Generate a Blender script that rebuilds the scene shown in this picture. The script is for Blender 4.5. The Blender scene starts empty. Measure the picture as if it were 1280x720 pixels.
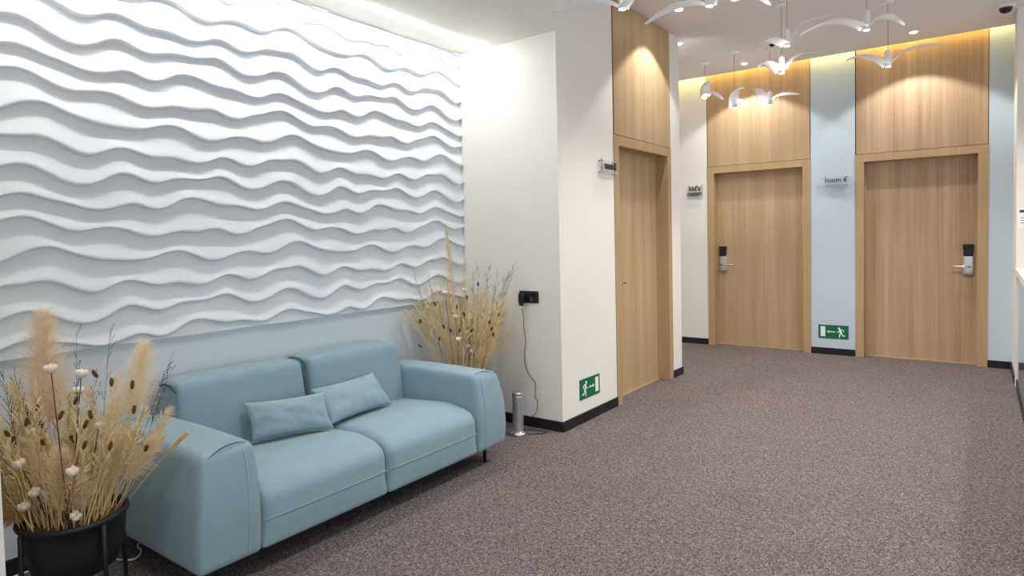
import bpy, bmesh, math, random
from mathutils import Vector, Matrix, noise
from math import sin, cos, pi, radians, sqrt, floor

S = bpy.context.scene
COL = S.collection
rnd = random.Random(7)

# ------------------------------------------------------------------ mesh builder
class MB:
    def __init__(self):
        self.v = []; self.f = []
    def add(self, vs, fs):
        o = len(self.v); self.v += [tuple(p) for p in vs]; self.f += [tuple(i + o for i in f) for f in fs]
        return self
    def box(self, x0, x1, y0, y1, z0, z1):
        vs = [(x, y, z) for x in (x0, x1) for y in (y0, y1) for z in (z0, z1)]
        return self.add(vs, [(0, 1, 3, 2), (4, 6, 7, 5), (0, 4, 5, 1), (2, 3, 7, 6), (0, 2, 6, 4), (1, 5, 7, 3)])
    def tube(self, pts, r, n=8, cap=True):
        pts = [Vector(p) for p in pts]
        rs = r if isinstance(r, (list, tuple)) else [r] * len(pts)
        rings = []; up = None
        for i, p in enumerate(pts):
            t = (pts[min(i + 1, len(pts) - 1)] - pts[max(i - 1, 0)]).normalized()
            if up is None:
                a = Vector((0, 0, 1)) if abs(t.z) < .9 else Vector((1, 0, 0))
                up = (a - t * a.dot(t)).normalized()
            else:
                up = up - t * up.dot(t)
                up = up.normalized() if up.length > 1e-6 else t.orthogonal().normalized()
            b = t.cross(up)
            rings.append([p + (up * cos(2 * pi * k / n) + b * sin(2 * pi * k / n)) * rs[i] for k in range(n)])
        vs = [q for g in rings for q in g]; fs = []
        for i in range(len(pts) - 1):
            for k in range(n):
                a = i * n + k; c = i * n + (k + 1) % n
                fs.append((a, c, c + n, a + n))
        if cap:
            fs.append(tuple(reversed(range(n)))); m = (len(pts) - 1) * n
            fs.append(tuple(range(m, m + n)))
        return self.add(vs, fs)
    def lathe(self, prof, c=(0, 0, 0), n=32, capb=False, capt=False):
        vs = []; fs = []
        for (r, z) in prof:
            for k in range(n):
                a = 2 * pi * k / n
                vs.append((c[0] + r * cos(a), c[1] + r * sin(a), c[2] + z))
        for i in range(len(prof) - 1):
            for k in range(n):
                a = i * n + k; b = i * n + (k + 1) % n
                fs.append((a, b, b + n, a + n))
        if capb: fs.append(tuple(reversed(range(n))))
        if capt:
            m = (len(prof) - 1) * n; fs.append(tuple(range(m, m + n)))
        return self.add(vs, fs)
    def ell(self, c, axis, rl, rw, n=8, m=6, pw=1.0):
        # spindle / ellipsoid along axis
        c = Vector(c); t = Vector(axis).normalized(); u = t.orthogonal().normalized(); w = t.cross(u)
        vs = [c - t * rl]; fs = []
        for i in range(1, m):
            a = pi * i / m
            for k in range(n):
                b = 2 * pi * k / n
                vs.append(c - t * rl * cos(a) + (u * cos(b) + w * sin(b)) * rw * sin(a) ** pw)
        vs.append(c + t * rl)
        for k in range(n): fs.append((0, 1 + (k + 1) % n, 1 + k))
        for i in range(m - 2):
            for k in range(n):
                a = 1 + i * n + k; b = 1 + i * n + (k + 1) % n
                fs.append((a, b, b + n, a + n))
        L = len(vs) - 1; o = 1 + (m - 2) * n
        for k in range(n): fs.append((o + k, o + (k + 1) % n, L))
        return self.add(vs, fs)
    def poly(self, pts, h, M):
        # extruded outline: pts 2d, thickness h, M maps (a,b,depth) -> 3d
        n = len(pts)
        vs = [M(a, b, 0) for a, b in pts] + [M(a, b, h) for a, b in pts]
        fs = [tuple(reversed(range(n))), tuple(range(n, 2 * n))] + [(i, (i + 1) % n, (i + 1) % n + n, i + n) for i in range(n)]
        return self.add(vs, fs)
    def build(self, name, m, parent=None, smooth=False, bevel=0, loc=None):
        me = bpy.data.meshes.new(name); me.from_pydata(self.v, [], self.f); me.update()
        bm = bmesh.new(); bm.from_mesh(me); bmesh.ops.recalc_face_normals(bm, faces=bm.faces); bm.to_mesh(me); bm.free()
        if smooth:
            for p in me.polygons: p.use_smooth = True
        o = bpy.data.objects.new(name, me); COL.objects.link(o)
        if m: me.materials.append(m)
        if parent: o.parent = parent
        if loc: o.location = loc
        if bevel:
            b = o.modifiers.new('bevel', 'BEVEL'); b.width = bevel; b.segments = 2; b.limit_method = 'ANGLE'; b.angle_limit = radians(40)
        return o

def tag(o, label=None, cat=None, group=None, kind=None):
    if label: o['label'] = label
    if cat: o['category'] = cat
    if group: o['group'] = group
    if kind: o['kind'] = kind
    return o
def thing(name, label, cat, loc=(0, 0, 0), rz=0, group=None):
    o = bpy.data.objects.new(name, None); COL.objects.link(o); o.empty_display_size = .1
    o.location = loc; o.rotation_euler = (0, 0, rz)
    return tag(o, label, cat, group)
def struct(o):
    o['kind'] = 'structure'; return o

def rbox(mb, c, h, r, n=14, deform=None, rb=None):
    """rounded soft box: centre c, half sizes h, radius r"""
    c = Vector(c); h = Vector(h); vs = {}; V = []; F = []
    def key(p): return (round(p[0], 5), round(p[1], 5), round(p[2], 5))
    rt = (r, r, r) if not isinstance(r, tuple) else r
    for ax in range(3):
        for s in (-1, 1):
            a1, a2 = (ax + 1) % 3, (ax + 2) % 3
            grid = []
            for i in range(n + 1):
                row = []
                for j in range(n + 1):
                    p = [0, 0, 0]; p[ax] = s
                    # denser samples by the edges
                    p[a1] = sin((i / n - .5) * pi) * .5 + (2 * i / n - 1) * .5
                    p[a2] = sin((j / n - .5) * pi) * .5 + (2 * j / n - 1) * .5
                    k = key(p)
                    if k not in vs:
                        q = Vector((p[0] * h[0], p[1] * h[1], p[2] * h[2]))
                        rr = rt
                        if rb:
                            f = max(0, min(1, (p[2] + .9) / .9)); f = f * f * (3 - 2 * f)
                            rr = tuple(rb[d] + (rt[d] - rb[d]) * f for d in range(3))
                        inn = Vector([max(-(h[d] - rr[d]), min(h[d] - rr[d], q[d])) for d in range(3)])
                        e = Vector([(q[d] - inn[d]) / rr[d] for d in range(3)])
                        if e.length > 1e-9: e.normalize()
                        q = Vector([inn[d] + e[d] * rr[d] for d in range(3)])
                        un = Vector((q[0] / h[0], q[1] / h[1], q[2] / h[2]))
                        w = c + q
                        if deform: w = deform(w, un)
                        vs[k] = len(V); V.append(tuple(w))
                    row.append(vs[k])
                grid.append(row)
            for i in range(n):
                for j in range(n):
                    F.append((grid[i][j], grid[i + 1][j], grid[i + 1][j + 1], grid[i][j + 1]))
    return mb.add(V, F)

# ------------------------------------------------------------------ materials
def srgb(r, g, b):
    f = lambda c: (c / 255 / 12.92) if c / 255 <= .04045 else ((c / 255 + .055) / 1.055) ** 2.4
    return (f(r), f(g), f(b), 1)
def new_mat(name):
    m = bpy.data.materials.new(name); m.use_nodes = True
    nt = m.node_tree; b = nt.nodes['Principled BSDF']
    return m, nt, b
def plain(name, col, rough=.6, metal=0, spec=.4, bump=0, bscale=200, var=0, vscale=30):
    m, nt, b = new_mat(name)
    b.inputs['Base Color'].default_value = col; b.inputs['Roughness'].default_value = rough
    b.inputs['Metallic'].default_value = metal; b.inputs['Specular IOR Level'].default_value = spec
    tc = nt.nodes.new('ShaderNodeTexCoord')
    nz = nt.nodes.new('ShaderNodeTexNoise'); nz.inputs['Scale'].default_value = vscale; nz.inputs['Detail'].default_value = 4
    nt.links.new(tc.outputs['Object'], nz.inputs['Vector'])
    if var:
        mx = nt.nodes.new('ShaderNodeMix'); mx.data_type = 'RGBA'
        mx.inputs[6].default_value = tuple(c * (1 - var) for c in col[:3]) + (1,)
        mx.inputs[7].default_value = tuple(min(1, c * (1 + var)) for c in col[:3]) + (1,)
        nt.links.new(nz.outputs['Fac'], mx.inputs[0]); nt.links.new(mx.outputs[2], b.inputs['Base Color'])
    if bump:
        n2 = nt.nodes.new('ShaderNodeTexNoise'); n2.inputs['Scale'].default_value = bscale; n2.inputs['Detail'].default_value = 3
        nt.links.new(tc.outputs['Object'], n2.inputs['Vector'])
        bp = nt.nodes.new('ShaderNodeBump'); bp.inputs['Strength'].default_value = bump; bp.inputs['Distance'].default_value = .002
        nt.links.new(n2.outputs['Fac'], bp.inputs['Height']); nt.links.new(bp.outputs['Normal'], b.inputs['Normal'])
    return m
def wood(name, c1, c2, axis, plank=.0, fine=1.0, rough=.45):
    """vertical grain veneer; axis = horizontal direction ('x' or 'y')"""
    m, nt, b = new_mat(name); N = nt.nodes; L = nt.links
    tc = N.new('ShaderNodeTexCoord'); sp = N.new('ShaderNodeSeparateXYZ'); L.new(tc.outputs['Object'], sp.inputs[0])
    h = sp.outputs[0 if axis == 'x' else 1]
    def cmb(sh, sz):
        a = N.new('ShaderNodeMath'); a.operation = 'MULTIPLY'; a.inputs[1].default_value = sh; L.new(h, a.inputs[0])
        z = N.new('ShaderNodeMath'); z.operation = 'MULTIPLY'; z.inputs[1].default_value = sz; L.new(sp.outputs[2], z.inputs[0])
        c = N.new('ShaderNodeCombineXYZ'); L.new(a.outputs[0], c.inputs[0]); L.new(z.outputs[0], c.inputs[2]); return c.outputs[0]
    n1 = N.new('ShaderNodeTexNoise'); n1.inputs['Scale'].default_value = 1; n1.inputs['Detail'].default_value = 5; n1.inputs['Roughness'].default_value = .65
    L.new(cmb(75 * fine, .9), n1.inputs['Vector'])
    n2 = N.new('ShaderNodeTexNoise'); n2.inputs['Scale'].default_value = 1; n2.inputs['Detail'].default_value = 3
    L.new(cmb(9, .35), n2.inputs['Vector'])
    n3 = N.new('ShaderNodeTexNoise'); n3.inputs['Scale'].default_value = 1; n3.inputs['Detail'].default_value = 2
    L.new(cmb(420 * fine, 14), n3.inputs['Vector'])
    # plank-wide tone
    pl = N.new('ShaderNodeMath'); pl.operation = 'MULTIPLY'; pl.inputs[1].default_value = 1 / .115; L.new(h, pl.inputs[0])
    fl = N.new('ShaderNodeMath'); fl.operation = 'FLOOR'; L.new(pl.outputs[0], fl.inputs[0])
    wn = N.new('ShaderNodeTexWhiteNoise'); wn.noise_dimensions = '1D'; L.new(fl.outputs[0], wn.inputs['W'])
    def mad(s, k, prev):
        q = N.new('ShaderNodeMath'); q.operation = 'MULTIPLY_ADD'; q.inputs[1].default_value = k; L.new(s, q.inputs[0])
        if isinstance(prev, float): q.inputs[2].default_value = prev
        else: L.new(prev, q.inputs[2])
        return q.outputs[0]
    t = mad(n1.outputs['Fac'], .95, -.42 - 1.15 * plank); t = mad(n2.outputs['Fac'], .55 + plank * 1.5, t); t = mad(n3.outputs['Fac'], .22, t); t = mad(wn.outputs['Value'], plank, t)
    mx = N.new('ShaderNodeMix'); mx.data_type = 'RGBA'; mx.clamp_factor = True
    mx.inputs[6].default_value = c1; mx.inputs[7].default_value = c2
    L.new(t, mx.inputs[0]); L.new(mx.outputs[2], b.inputs['Base Color'])
    b.inputs['Roughness'].default_value = rough; b.inputs['Specular IOR Level'].default_value = .3
    bp = N.new('ShaderNodeBump'); bp.inputs['Strength'].default_value = .12; bp.inputs['Distance'].default_value = .001
    L.new(n1.outputs['Fac'], bp.inputs['Height']); L.new(bp.outputs['Normal'], b.inputs['Normal'])
    return m
def emit(name, col, s):
    m, nt, b = new_mat(name); b.inputs['Base Color'].default_value = (.8, .8, .8, 1)
    b.inputs['Emission Color'].default_value = col; b.inputs['Emission Strength'].default_value = s
    return m
def glass(name, col=(1, 1, 1, 1)):
    m, nt, b = new_mat(name); b.inputs['Base Color'].default_value = col
    b.inputs['Roughness'].default_value = .03; b.inputs['Transmission Weight'].default_value = 1; b.inputs['IOR'].default_value = 1.2
    return m
def carpet_mat():
    m, nt, b = new_mat('loop_carpet'); N = nt.nodes; L = nt.links
    tc = N.new('ShaderNodeTexCoord')
    v1 = N.new('ShaderNodeTexVoronoi'); v1.inputs['Scale'].default_value = 250
    n2 = N.new('ShaderNodeTexNoise'); n2.inputs['Scale'].default_value = 60; n2.inputs['Detail'].default_value = 4
    n3 = N.new('ShaderNodeTexNoise'); n3.inputs['Scale'].default_value = 2.5; n3.inputs['Detail'].default_value = 3
    for n in (v1, n2, n3): L.new(tc.outputs['Object'], n.inputs['Vector'])
    sc = N.new('ShaderNodeSeparateColor'); L.new(v1.outputs['Color'], sc.inputs[0])
    def mad(sock, k, prev):
        q = N.new('ShaderNodeMath'); q.operation = 'MULTIPLY_ADD'; q.inputs[1].default_value = k; L.new(sock, q.inputs[0])
        if isinstance(prev, float): q.inputs[2].default_value = prev
        else: L.new(prev, q.inputs[2])
        return q
    a3 = mad(n3.outputs['Fac'], .06, mad(n2.outputs['Fac'], .5, mad(sc.outputs[0], .50, -.02).outputs[0]).outputs[0])
    cr = N.new('ShaderNodeValToRGB'); L.new(a3.outputs[0], cr.inputs[0])
    e = cr.color_ramp.elements
    e[0].position = .2; e[0].color = srgb(50, 44, 44); e[1].position = .85; e[1].color = srgb(150, 139, 136)
    k = cr.color_ramp.elements.new(.5); k.color = srgb(96, 88, 88)
    L.new(cr.outputs[0], b.inputs['Base Color']); b.inputs['Roughness'].default_value = .95; b.inputs['Specular IOR Level'].default_value = .1
    bp = N.new('ShaderNodeBump'); bp.inputs['Strength'].default_value = .35; bp.inputs['Distance'].default_value = .003
    L.new(v1.outputs['Distance'], bp.inputs['Height']); L.new(bp.outputs['Normal'], b.inputs['Normal'])
    return m
def fabric_mat(name, col, var=.15):
    m, nt, b = new_mat(name); N = nt.nodes; L = nt.links
    tc = N.new('ShaderNodeTexCoord')
    n1 = N.new('ShaderNodeTexNoise'); n1.inputs['Scale'].default_value = 330; n1.inputs['Detail'].default_value = 2
    n2 = N.new('ShaderNodeTexNoise'); n2.inputs['Scale'].default_value = 9; n2.inputs['Detail'].default_value = 5
    for n in (n1, n2): L.new(tc.outputs['Object'], n.inputs['Vector'])
    a = N.new('ShaderNodeMath'); a.operation = 'MULTIPLY_ADD'; a.inputs[1].default_value = .8; a.inputs[2].default_value = .1; L.new(n1.outputs['Fac'], a.inputs[0])
    a2 = N.new('ShaderNodeMath'); a2.operation = 'MULTIPLY_ADD'; a2.inputs[1].default_value = .35; L.new(n2.outputs['Fac'], a2.inputs[0]); L.new(a.outputs[0], a2.inputs[2])
    mx = N.new('ShaderNodeMix'); mx.data_type = 'RGBA'
    mx.inputs[6].default_value = tuple(c * (1 - 1.6 * var) for c in col[:3]) + (1,); mx.inputs[7].default_value = tuple(c * (1 + 1.3 * var) for c in col[:3]) + (1,)
    L.new(a2.outputs[0], mx.inputs[0]); L.new(mx.outputs[2], b.inputs['Base Color'])
    b.inputs['Roughness'].default_value = .9; b.inputs['Specular IOR Level'].default_value = .15
    b.inputs['Sheen Weight'].default_value = .15; b.inputs['Sheen Roughness'].default_value = .5
    bp = N.new('ShaderNodeBump'); bp.inputs['Strength'].default_value = .25; bp.inputs['Distance'].default_value = .0015
    L.new(n1.outputs['Fac'], bp.inputs['Height']); L.new(bp.outputs['Normal'], b.inputs['Normal'])
    return m

M = {}
M['wall'] = plain('warm_white_paint', srgb(232, 228, 221), .75, bump=.05, bscale=90, var=.012, vscale=3)
M['ceil'] = plain('ceiling_paint', srgb(228, 227, 230), .8, var=.01, vscale=2)
M['blue'] = plain('pale_blue_paint', srgb(190, 206, 219), .7, bump=.05, bscale=90, var=.01, vscale=3)
M['niche'] = plain('niche_paint_bluish_light', srgb(220, 229, 236), .6, var=.012, vscale=3)  # bluish light in the niche is put into this wall colour
M['gypsum'] = plain('white_gypsum', srgb(228, 234, 239), .6, spec=.3, var=.01, vscale=8)  # white with the niche's bluish light mixed into the colour
M['base'] = plain('black_skirting', srgb(28, 27, 31), .45, var=.1)
M['carpet'] = carpet_mat()
W1, W2 = srgb(150, 111, 70), srgb(206, 170, 122)
M['wood_x'] = wood('oak_veneer_door', srgb(158, 129, 97), srgb(204, 177, 142), 'x', .12)
M['wood_y'] = wood('oak_veneer_side_door', srgb(158, 129, 95), srgb(204, 177, 140), 'y', .12)
M['wood_band'] = wood('oak_veneer_broad_bands', srgb(150, 121, 93), srgb(204, 177, 146), 'x', .36, .8)
M['frame_x'] = wood('oak_frame_back', srgb(160, 131, 95), srgb(198, 170, 131), 'x', 0, .6)
M['frame_y'] = wood('oak_frame_side', srgb(160, 131, 95), srgb(198, 170, 131), 'y', 0, .6)
M['groove'] = plain('dark_groove', srgb(70, 48, 32), .8, var=.1)
M['sofa'] = fabric_mat('blue_grey_sofa_fabric', srgb(131, 156, 166))
M['pillow'] = fabric_mat('blue_grey_cushion_fabric', srgb(136, 160, 169))
M['stitch'] = plain('pale_stitching', srgb(160, 190, 201), .8, var=.05)
M['piping'] = plain('dark_seam', srgb(58, 80, 92), .9, var=.05)
M['black'] = plain('black_powder_coat', srgb(22, 22, 24), .5, var=.1)
M['blackp'] = plain('black_plastic', srgb(26, 26, 28), .35, var=.1)
M['metal'] = plain('brushed_steel', (.62, .62, .64, 1), .32, metal=.9, var=.06, vscale=60)
M['silver'] = plain('silver_painted_metal', (.50, .50, .50, 1), .38, metal=.75, var=.05, vscale=60)
M['chrome'] = plain('chrome', (.8, .8, .82, 1), .15, metal=1, var=.02)
M['brass'] = plain('pale_threshold_metal', (.72, .58, .36, 1), .4, metal=.6, var=.05)
M['green'] = plain('safety_green', srgb(0, 104, 72), .5, var=.03)
M['signw'] = plain('sign_white', srgb(232, 240, 234), .5, var=.02)
M['bird'] = plain('white_satin_plastic', srgb(247, 247, 250), .4, var=.01)
M['lampbody'] = plain('white_lamp_body', srgb(236, 234, 235), .4, var=.01)
M['cord'] = plain('dark_cord', srgb(70, 66, 66), .6, var=.05)
M['glass'] = glass('clear_acrylic')
M['lamp'] = emit('lamp_disc', (1, .96, .90, 1), 38)
M['down'] = emit('downlight_disc', (1, .97, .93, 1), 30)
M['led'] = emit('led_strip', (1, .985, .95, 1), 38)
M['cove'] = emit('amber_cove_led', (1, .73, .19, 1), 15)
M['counter'] = plain('glossy_blue_grey_panel', srgb(120, 134, 150), .06, spec=.8, var=.02)
M['top'] = plain('pale_worktop', srgb(232, 224, 212), .3, var=.03, vscale=6)
M['paper'] = plain('white_paper', srgb(240, 240, 242), .7, var=.01)
M['ink'] = plain('dark_ink', srgb(60, 62, 70), .7, var=.05)
M['white'] = plain('white_plastic', srgb(225, 222, 218), .4, var=.02)
M['dome'] = plain('smoked_dome', srgb(14, 14, 16), .12, var=.1)
# dried flowers
M['pampas'] = plain('pampas_hair', srgb(247, 232, 204), .9, spec=.1, var=.08, vscale=40)
M['pampas_d'] = plain('brown_pampas_hair', srgb(240, 221, 192), .9, spec=.1, var=.12, vscale=40)
M['fuzz'] = plain('soft_grass_hair', srgb(238, 220, 186), .9, spec=.1, var=.14, vscale=40)
M['fuzz_b'] = plain('brown_grass_hair', srgb(220, 188, 138), .9, spec=.1, var=.25, vscale=40)
M['straw'] = plain('straw_yellow', srgb(244, 226, 188), .8, spec=.15, var=.18, vscale=35)
M['stem'] = plain('dry_stem', srgb(218, 188, 134), .85, spec=.15, var=.2, vscale=25)
M['seed'] = plain('brown_seed_head', srgb(96, 72, 36), .85, spec=.15, var=.35, vscale=300)
M['cotton'] = plain('cotton_fluff', srgb(226, 213, 200), .95, spec=.05, bump=.6, bscale=120, var=.05, vscale=60)
M['calyx'] = plain('dark_boll_husk', srgb(86, 58, 48), .9, spec=.1, var=.3, vscale=80)
M['twig'] = plain('grey_twig', srgb(92, 82, 78), .9, spec=.1, var=.2, vscale=80)
M['soil'] = plain('dry_moss', srgb(92, 70, 44), .95, spec=.05, bump=.8, bscale=60, var=.35, vscale=60)

for k in ('pampas', 'pampas_d', 'fuzz', 'fuzz_b', 'straw', 'bird'):
    nt = M[k].node_tree; b = nt.nodes['Principled BSDF']; out = nt.nodes['Material Output']
    tr = nt.nodes.new('ShaderNodeBsdfTranslucent'); mx = nt.nodes.new('ShaderNodeMixShader'); mx.inputs[0].default_value = .45 if k != 'bird' else .5
    src = b.inputs['Base Color'].links[0].from_socket; nt.links.new(src, tr.inputs['Color'])
    nt.links.new(b.outputs[0], mx.inputs[1]); nt.links.new(tr.outputs[0], mx.inputs[2]); nt.links.new(mx.outputs[0], out.inputs['Surface'])
# ------------------------------------------------------------------ setting
XL, YB, ZC, XR = -2.357, 7.72, 3.24, .235
NX, NY0, NY1, NZ = -3.27, .603, 3.758, 2.775
D1a, D1b = 4.585, 5.735
PY = 5.965
struct(MB().box(-6, 5, -4.5, 8.2, -.1, 0).build('floor', M['carpet']))
struct(MB().box(-6, 5, -4.5, 7.625, ZC, ZC + .07).build('ceiling', M['ceil']))
w = MB()
w.box(-3.7, XL, -4.5, NY0, 0, ZC)                     # pier left of the niche
w.box(-3.7, XL, NY1, D1a, 0, ZC)                      # pier between niche and door
w.box(-3.7, XL - .20, D1a, D1b, 0, ZC)                # behind the door
w.box(-3.7, XL, D1b, PY, 0, ZC)                       # corner pier
w.box(-3.7, XL, NY0, NY1, NZ, ZC)                     # bulkhead over the niche
struct(w.build('wall_left', M['wall']))
struct(MB().box(-3.7, NX, NY0, NY1, 0, NZ).build('wall_niche', M['niche']))
# back wall: warm white to the left of the first door, pale blue from there on
struct(MB().box(-6, -2.705, YB, YB + .3, 0, 3.55).build('wall_back_left', M['wall']))
b = MB(); b.box(-1.541, -1.100, YB, YB + .3, 0, 3.55); b.box(.045, XR, YB, YB + .3, 0, 3.55)
b.box(-2.705, -1.541, YB + .16, YB + .3, 0, 3.55); b.box(-1.1, .045, YB + .16, YB + .3, 0, 3.55)
struct(b.build('wall_back', M['blue']))
struct(MB().box(XR, 3.2, 7.05, YB + .3, 0, ZC).build('wall_right', M['wall']))
struct(MB().box(-6, XR, 7.40, YB + .3, 3.55, 3.62).build('ceiling_cove', M['ceil']))
struct(MB().box(-6, -5.9, PY, YB, 0, ZC).build('wall_corridor', M['wall']))

def skirting(name, boxes):
    m = MB()
    for bx in boxes: m.box(*bx)
    return struct(m.build(name, M['base'], bevel=.002))
bh, bt = .072, .012
skirting('baseboard_niche', [(NX, NX + bt, NY0, NY1, 0, bh), (NX + bt, XL, NY1 - bt, NY1, 0, bh)])
skirting('baseboard_left', [(XL, XL + bt, NY1 - bt, D1a, 0, bh), (XL, XL + bt, D1b, PY + bt, 0, bh), (-3.7, XL, PY, PY + bt, 0, bh), (XL, XL + bt, -4.5, NY0, 0, bh)])
skirting('baseboard_back', [(-6, -2.705, YB - bt, YB, 0, bh), (-1.541, -1.1, YB - bt, YB, 0, bh), (.045, XR, YB - bt, YB, 0, bh)])
skirting('baseboard_right', [(XR - bt, XR, 7.04, YB - bt, 0, bh)])

# ---- doors
def door(name, plane, a0, a1, side, leaf_mat, frame_mat, panel_mat, trim_name, ptop, lock=None):
    """plane: 'x' = door in the back wall (a = x, normal -y), 'y' = side wall (a = y, normal +x)"""
    if plane == 'x': P = lambda a, d, z: (a, YB + d, z)        # d = depth into the wall
    else: P = lambda a, d, z: (XL - d, a, z)
    def bx(m, a, b, d0, d1, z0, z1):
        p = P(a, d0, z0); q = P(b, d1, z1)
        m.box(min(p[0], q[0]), max(p[0], q[0]), min(p[1], q[1]), max(p[1], q[1]), z0, z1); return m
    fw = .082; dep = .105; top = 2.165; it = 2.085
    leaf = bx(MB(), a0 + fw + .003, a1 - fw - .003, dep, dep + .045, .012, it - .003).build(name, leaf_mat, bevel=.002)
    struct(leaf)
    f = MB(); bx(f, a0, a0 + fw, -.008, dep + .05, 0, top); bx(f, a1 - fw, a1, -.008, dep + .05, 0, top); bx(f, a0 + fw, a1 - fw, -.008, dep + .05, it, top)
    f.build('door_frame', frame_mat, leaf, bevel=.0015)
    s = MB(); bx(s, a0 + fw, a1 - fw, dep - .012, dep + .05, 0, .011); s.build('threshold', M['brass'], leaf)
    # stop strips inside the frame
    st = MB(); bx(st, a0 + fw, a0 + fw + .012, dep - .016, dep - .001, .012, it); bx(st, a1 - fw - .012, a1 - fw, dep - .016, dep - .001, .012, it); bx(st, a0 + fw, a1 - fw, dep - .016, dep - .001, it - .012, it)
    st.build('door_stop', frame_mat, leaf)
    g = bx(MB(), a0 + .001, a1 - .001, .012, .03, top, ptop)
    struct(g.build('trim_' + str(int(trim_name[-1]) + 3), M['groove']))
    p = bx(MB(), a0 + .012, a1 - .006, -.006, .012, top + .005, ptop - .002)
    struct(p.build(trim_name, panel_mat))
    return leaf, P, dep
d1, P1, dep = door('door_1', 'y', D1a, D1b, 1, M['wood_y'], M['frame_y'], M['wood_y'], 'trim_1', ZC)
d2, P2, _ = door('door_2', 'x', -2.705, -1.541, 1, M['wood_x'], M['frame_x'], M['wood_x'], 'trim_2', 3.5)
d3, P3, _ = door('door_3', 'x', -1.100, .045, 1, M['wood_band'], M['frame_x'], M['wood_band'], 'trim_3', 3.5)

def card_lock(leaf, cx, z0, dirx):
    y = YB + dep
    pl = MB(); rbox(pl, (cx, y - .012, z0 + .10), (.042, .013, .102), .006, 6)
    lock = pl.build('door_lock', M['metal'], leaf, smooth=True); tag(lock, 'brushed steel card lock with black reader')
    r = MB(); rbox(r, (cx, y - .017, z0 + .245), (.040, .018, .058), .008, 6); rbox(r, (cx, y - .02, z0 + .288), (.045, .021, .02), .006, 6)
    r.build('card_reader', M['blackp'], lock, smooth=True)
    h = MB(); zc = z0 + .085
    h.tube([(cx - dirx * .012, y - .024, zc), (cx - dirx * .012, y - .062, zc)], .012, 12)
    h.tube([(cx - dirx * .012, y - .062, zc), (cx + dirx * .03, y - .066, zc), (cx + dirx * .10, y - .064, zc), (cx + dirx * .135, y - .060, zc)], [.010, .010, .009, .008], 12)
    h.build('lever_handle', M['chrome'], lock, smooth=True)
card_lock(d2, -2.55, .895, 1)
card_lock(d3, -.112, .895, -1)
h = MB(); xd = XL - dep
h.tube([(xd, 4.775, .965), (xd + .012, 4.775, .965)], .026, 16); h.tube([(xd + .01, 4.775, .965), (xd + .05, 4.775, .965)], .009, 10)
h.tube([(xd + .05, 4.77, .965), (xd + .052, 4.80, .965), (xd + .05, 4.875, .965)], [.010, .010, .008], 10)
h.build('lever_handle', M['chrome'], d1, smooth=True)

# ------------------------------------------------------------------ wave relief panel
CR = [[954, 955, 956, 953, 947, 939, 933, 933, 935, 943, 959, 970, 977, 983, 985, 980, 973, 963, 955, 952, 949, 942, 932, 923, 917, 916, 918, 922, 929, 939, 951, 956, 949, 937, 928, 923, 924, 932, 947, 963, 978, 987, 991, 988, 984, 977, 969, 960, 953, 952],
 [1096, 1082, 1070, 1056, 1045, 1043, 1044, 1048, 1054, 1063, 1080, 1091, 1097, 1107, 1105, 1101, 1092, 1078, 1063, 1049, 1039, 1030, 1024, 1023, 1029, 1040, 1047, 1069, 1084, 1091, 1093, 1087, 1075, 1063, 1053, 1049, 1054, 1063, 1072, 1079, 1084, 1084, 1083, 1080, 1081, 1083, 1092, 1101, 1107, 1107],
 [1205, 1198, 1187, 1175, 1166, 1167, 1171, 1180, 1194, 1207, 1217, 1221, 1217, 1216, 1219, 1225, 1229, 1228, 1219, 1207, 1194, 1185, 1169, 1160, 1156, 1166, 1175, 1191, 1204, 1209, 1210, 1205, 1194, 1185, 1178, 1172, 1175, 1179, 1183, 1180, 1175, 1169, 1164, 1159, 1161, 1167, 1178, 1189, 1203, 1209],
 [1308, 1317, 1321, 1325, 1328, 1324, 1318, 1311, 1305, 1304, 1309, 1315, 1331, 1346, 1359, 1366, 1372, 1374, 1372, 1362, 1349, 1338, 1329, 1322, 1316, 1308, 1307, 1303, 1300, 1298, 1298, 1299, 1301, 1302, 1306, 1317, 1327, 1336, 1339, 1341, 1337, 1332, 1318, 1305, 1291, 1284, 1280, 1281, 1285, 1295],
 [1420, 1413, 1412, 1413, 1420, 1437, 1452, 1454, 1461, 1465, 1476, 1488, 1495, 1500, 1504, 1499, 1489, 1477, 1464, 1452, 1442, 1436, 1433, 1440, 1448, 1452, 1456, 1457, 1454, 1448, 1438, 1430, 1418, 1409, 1407, 1409, 1411, 1418, 1428, 1434, 1437, 1433, 1428, 1427, 1430, 1442, 1447, 1452, 1445, 1434]]
PERY, PERZ = 1.25, .6145
CRS = []
for row in CR:                                          # light smoothing of the ridge lines
    n = len(row); CRS.append([sum(row[(i + d) % n] * k for d, k in ((-2, .1), (-1, .2), (0, .4), (1, .2), (2, .1))) / 1000 for i in range(n)])
def crest(k, y):
    row = CRS[k % 5]; t = ((y - .6) / PERY) % 1 * 50; i = int(t); f = t - i
    p0, p1, p2, p3 = row[(i - 1) % 50], row[i % 50], row[(i + 1) % 50], row[(i + 2) % 50]
    z = p1 + .5 * f * (p2 - p0 + f * (2 * p0 - 5 * p1 + 4 * p2 - p3 + f * (3 * (p1 - p2) + p3 - p0)))
    return z + (k // 5) * PERZ
PX0, PDEP = -3.237, .030                                # back of the relief, relief height
def prof(t):
    # t = 0 on a ridge, rising to 1 just under the ridge above; returns outward height 0..1
    keys = [(0, .80), (.018, .94), (.045, 1.0), (.09, .99), (.2, .84), (.34, .64), (.5, .42), (.66, .23), (.8, .10), (.9, .03), (.965, .0), (.982, .05), (.992, .45), (1, .80)]
    for (a, u), (b_, v_) in zip(keys, keys[1:]):
        if t <= b_: return u + (v_ - u) * (t - a) / (b_ - a)
    return .84
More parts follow.
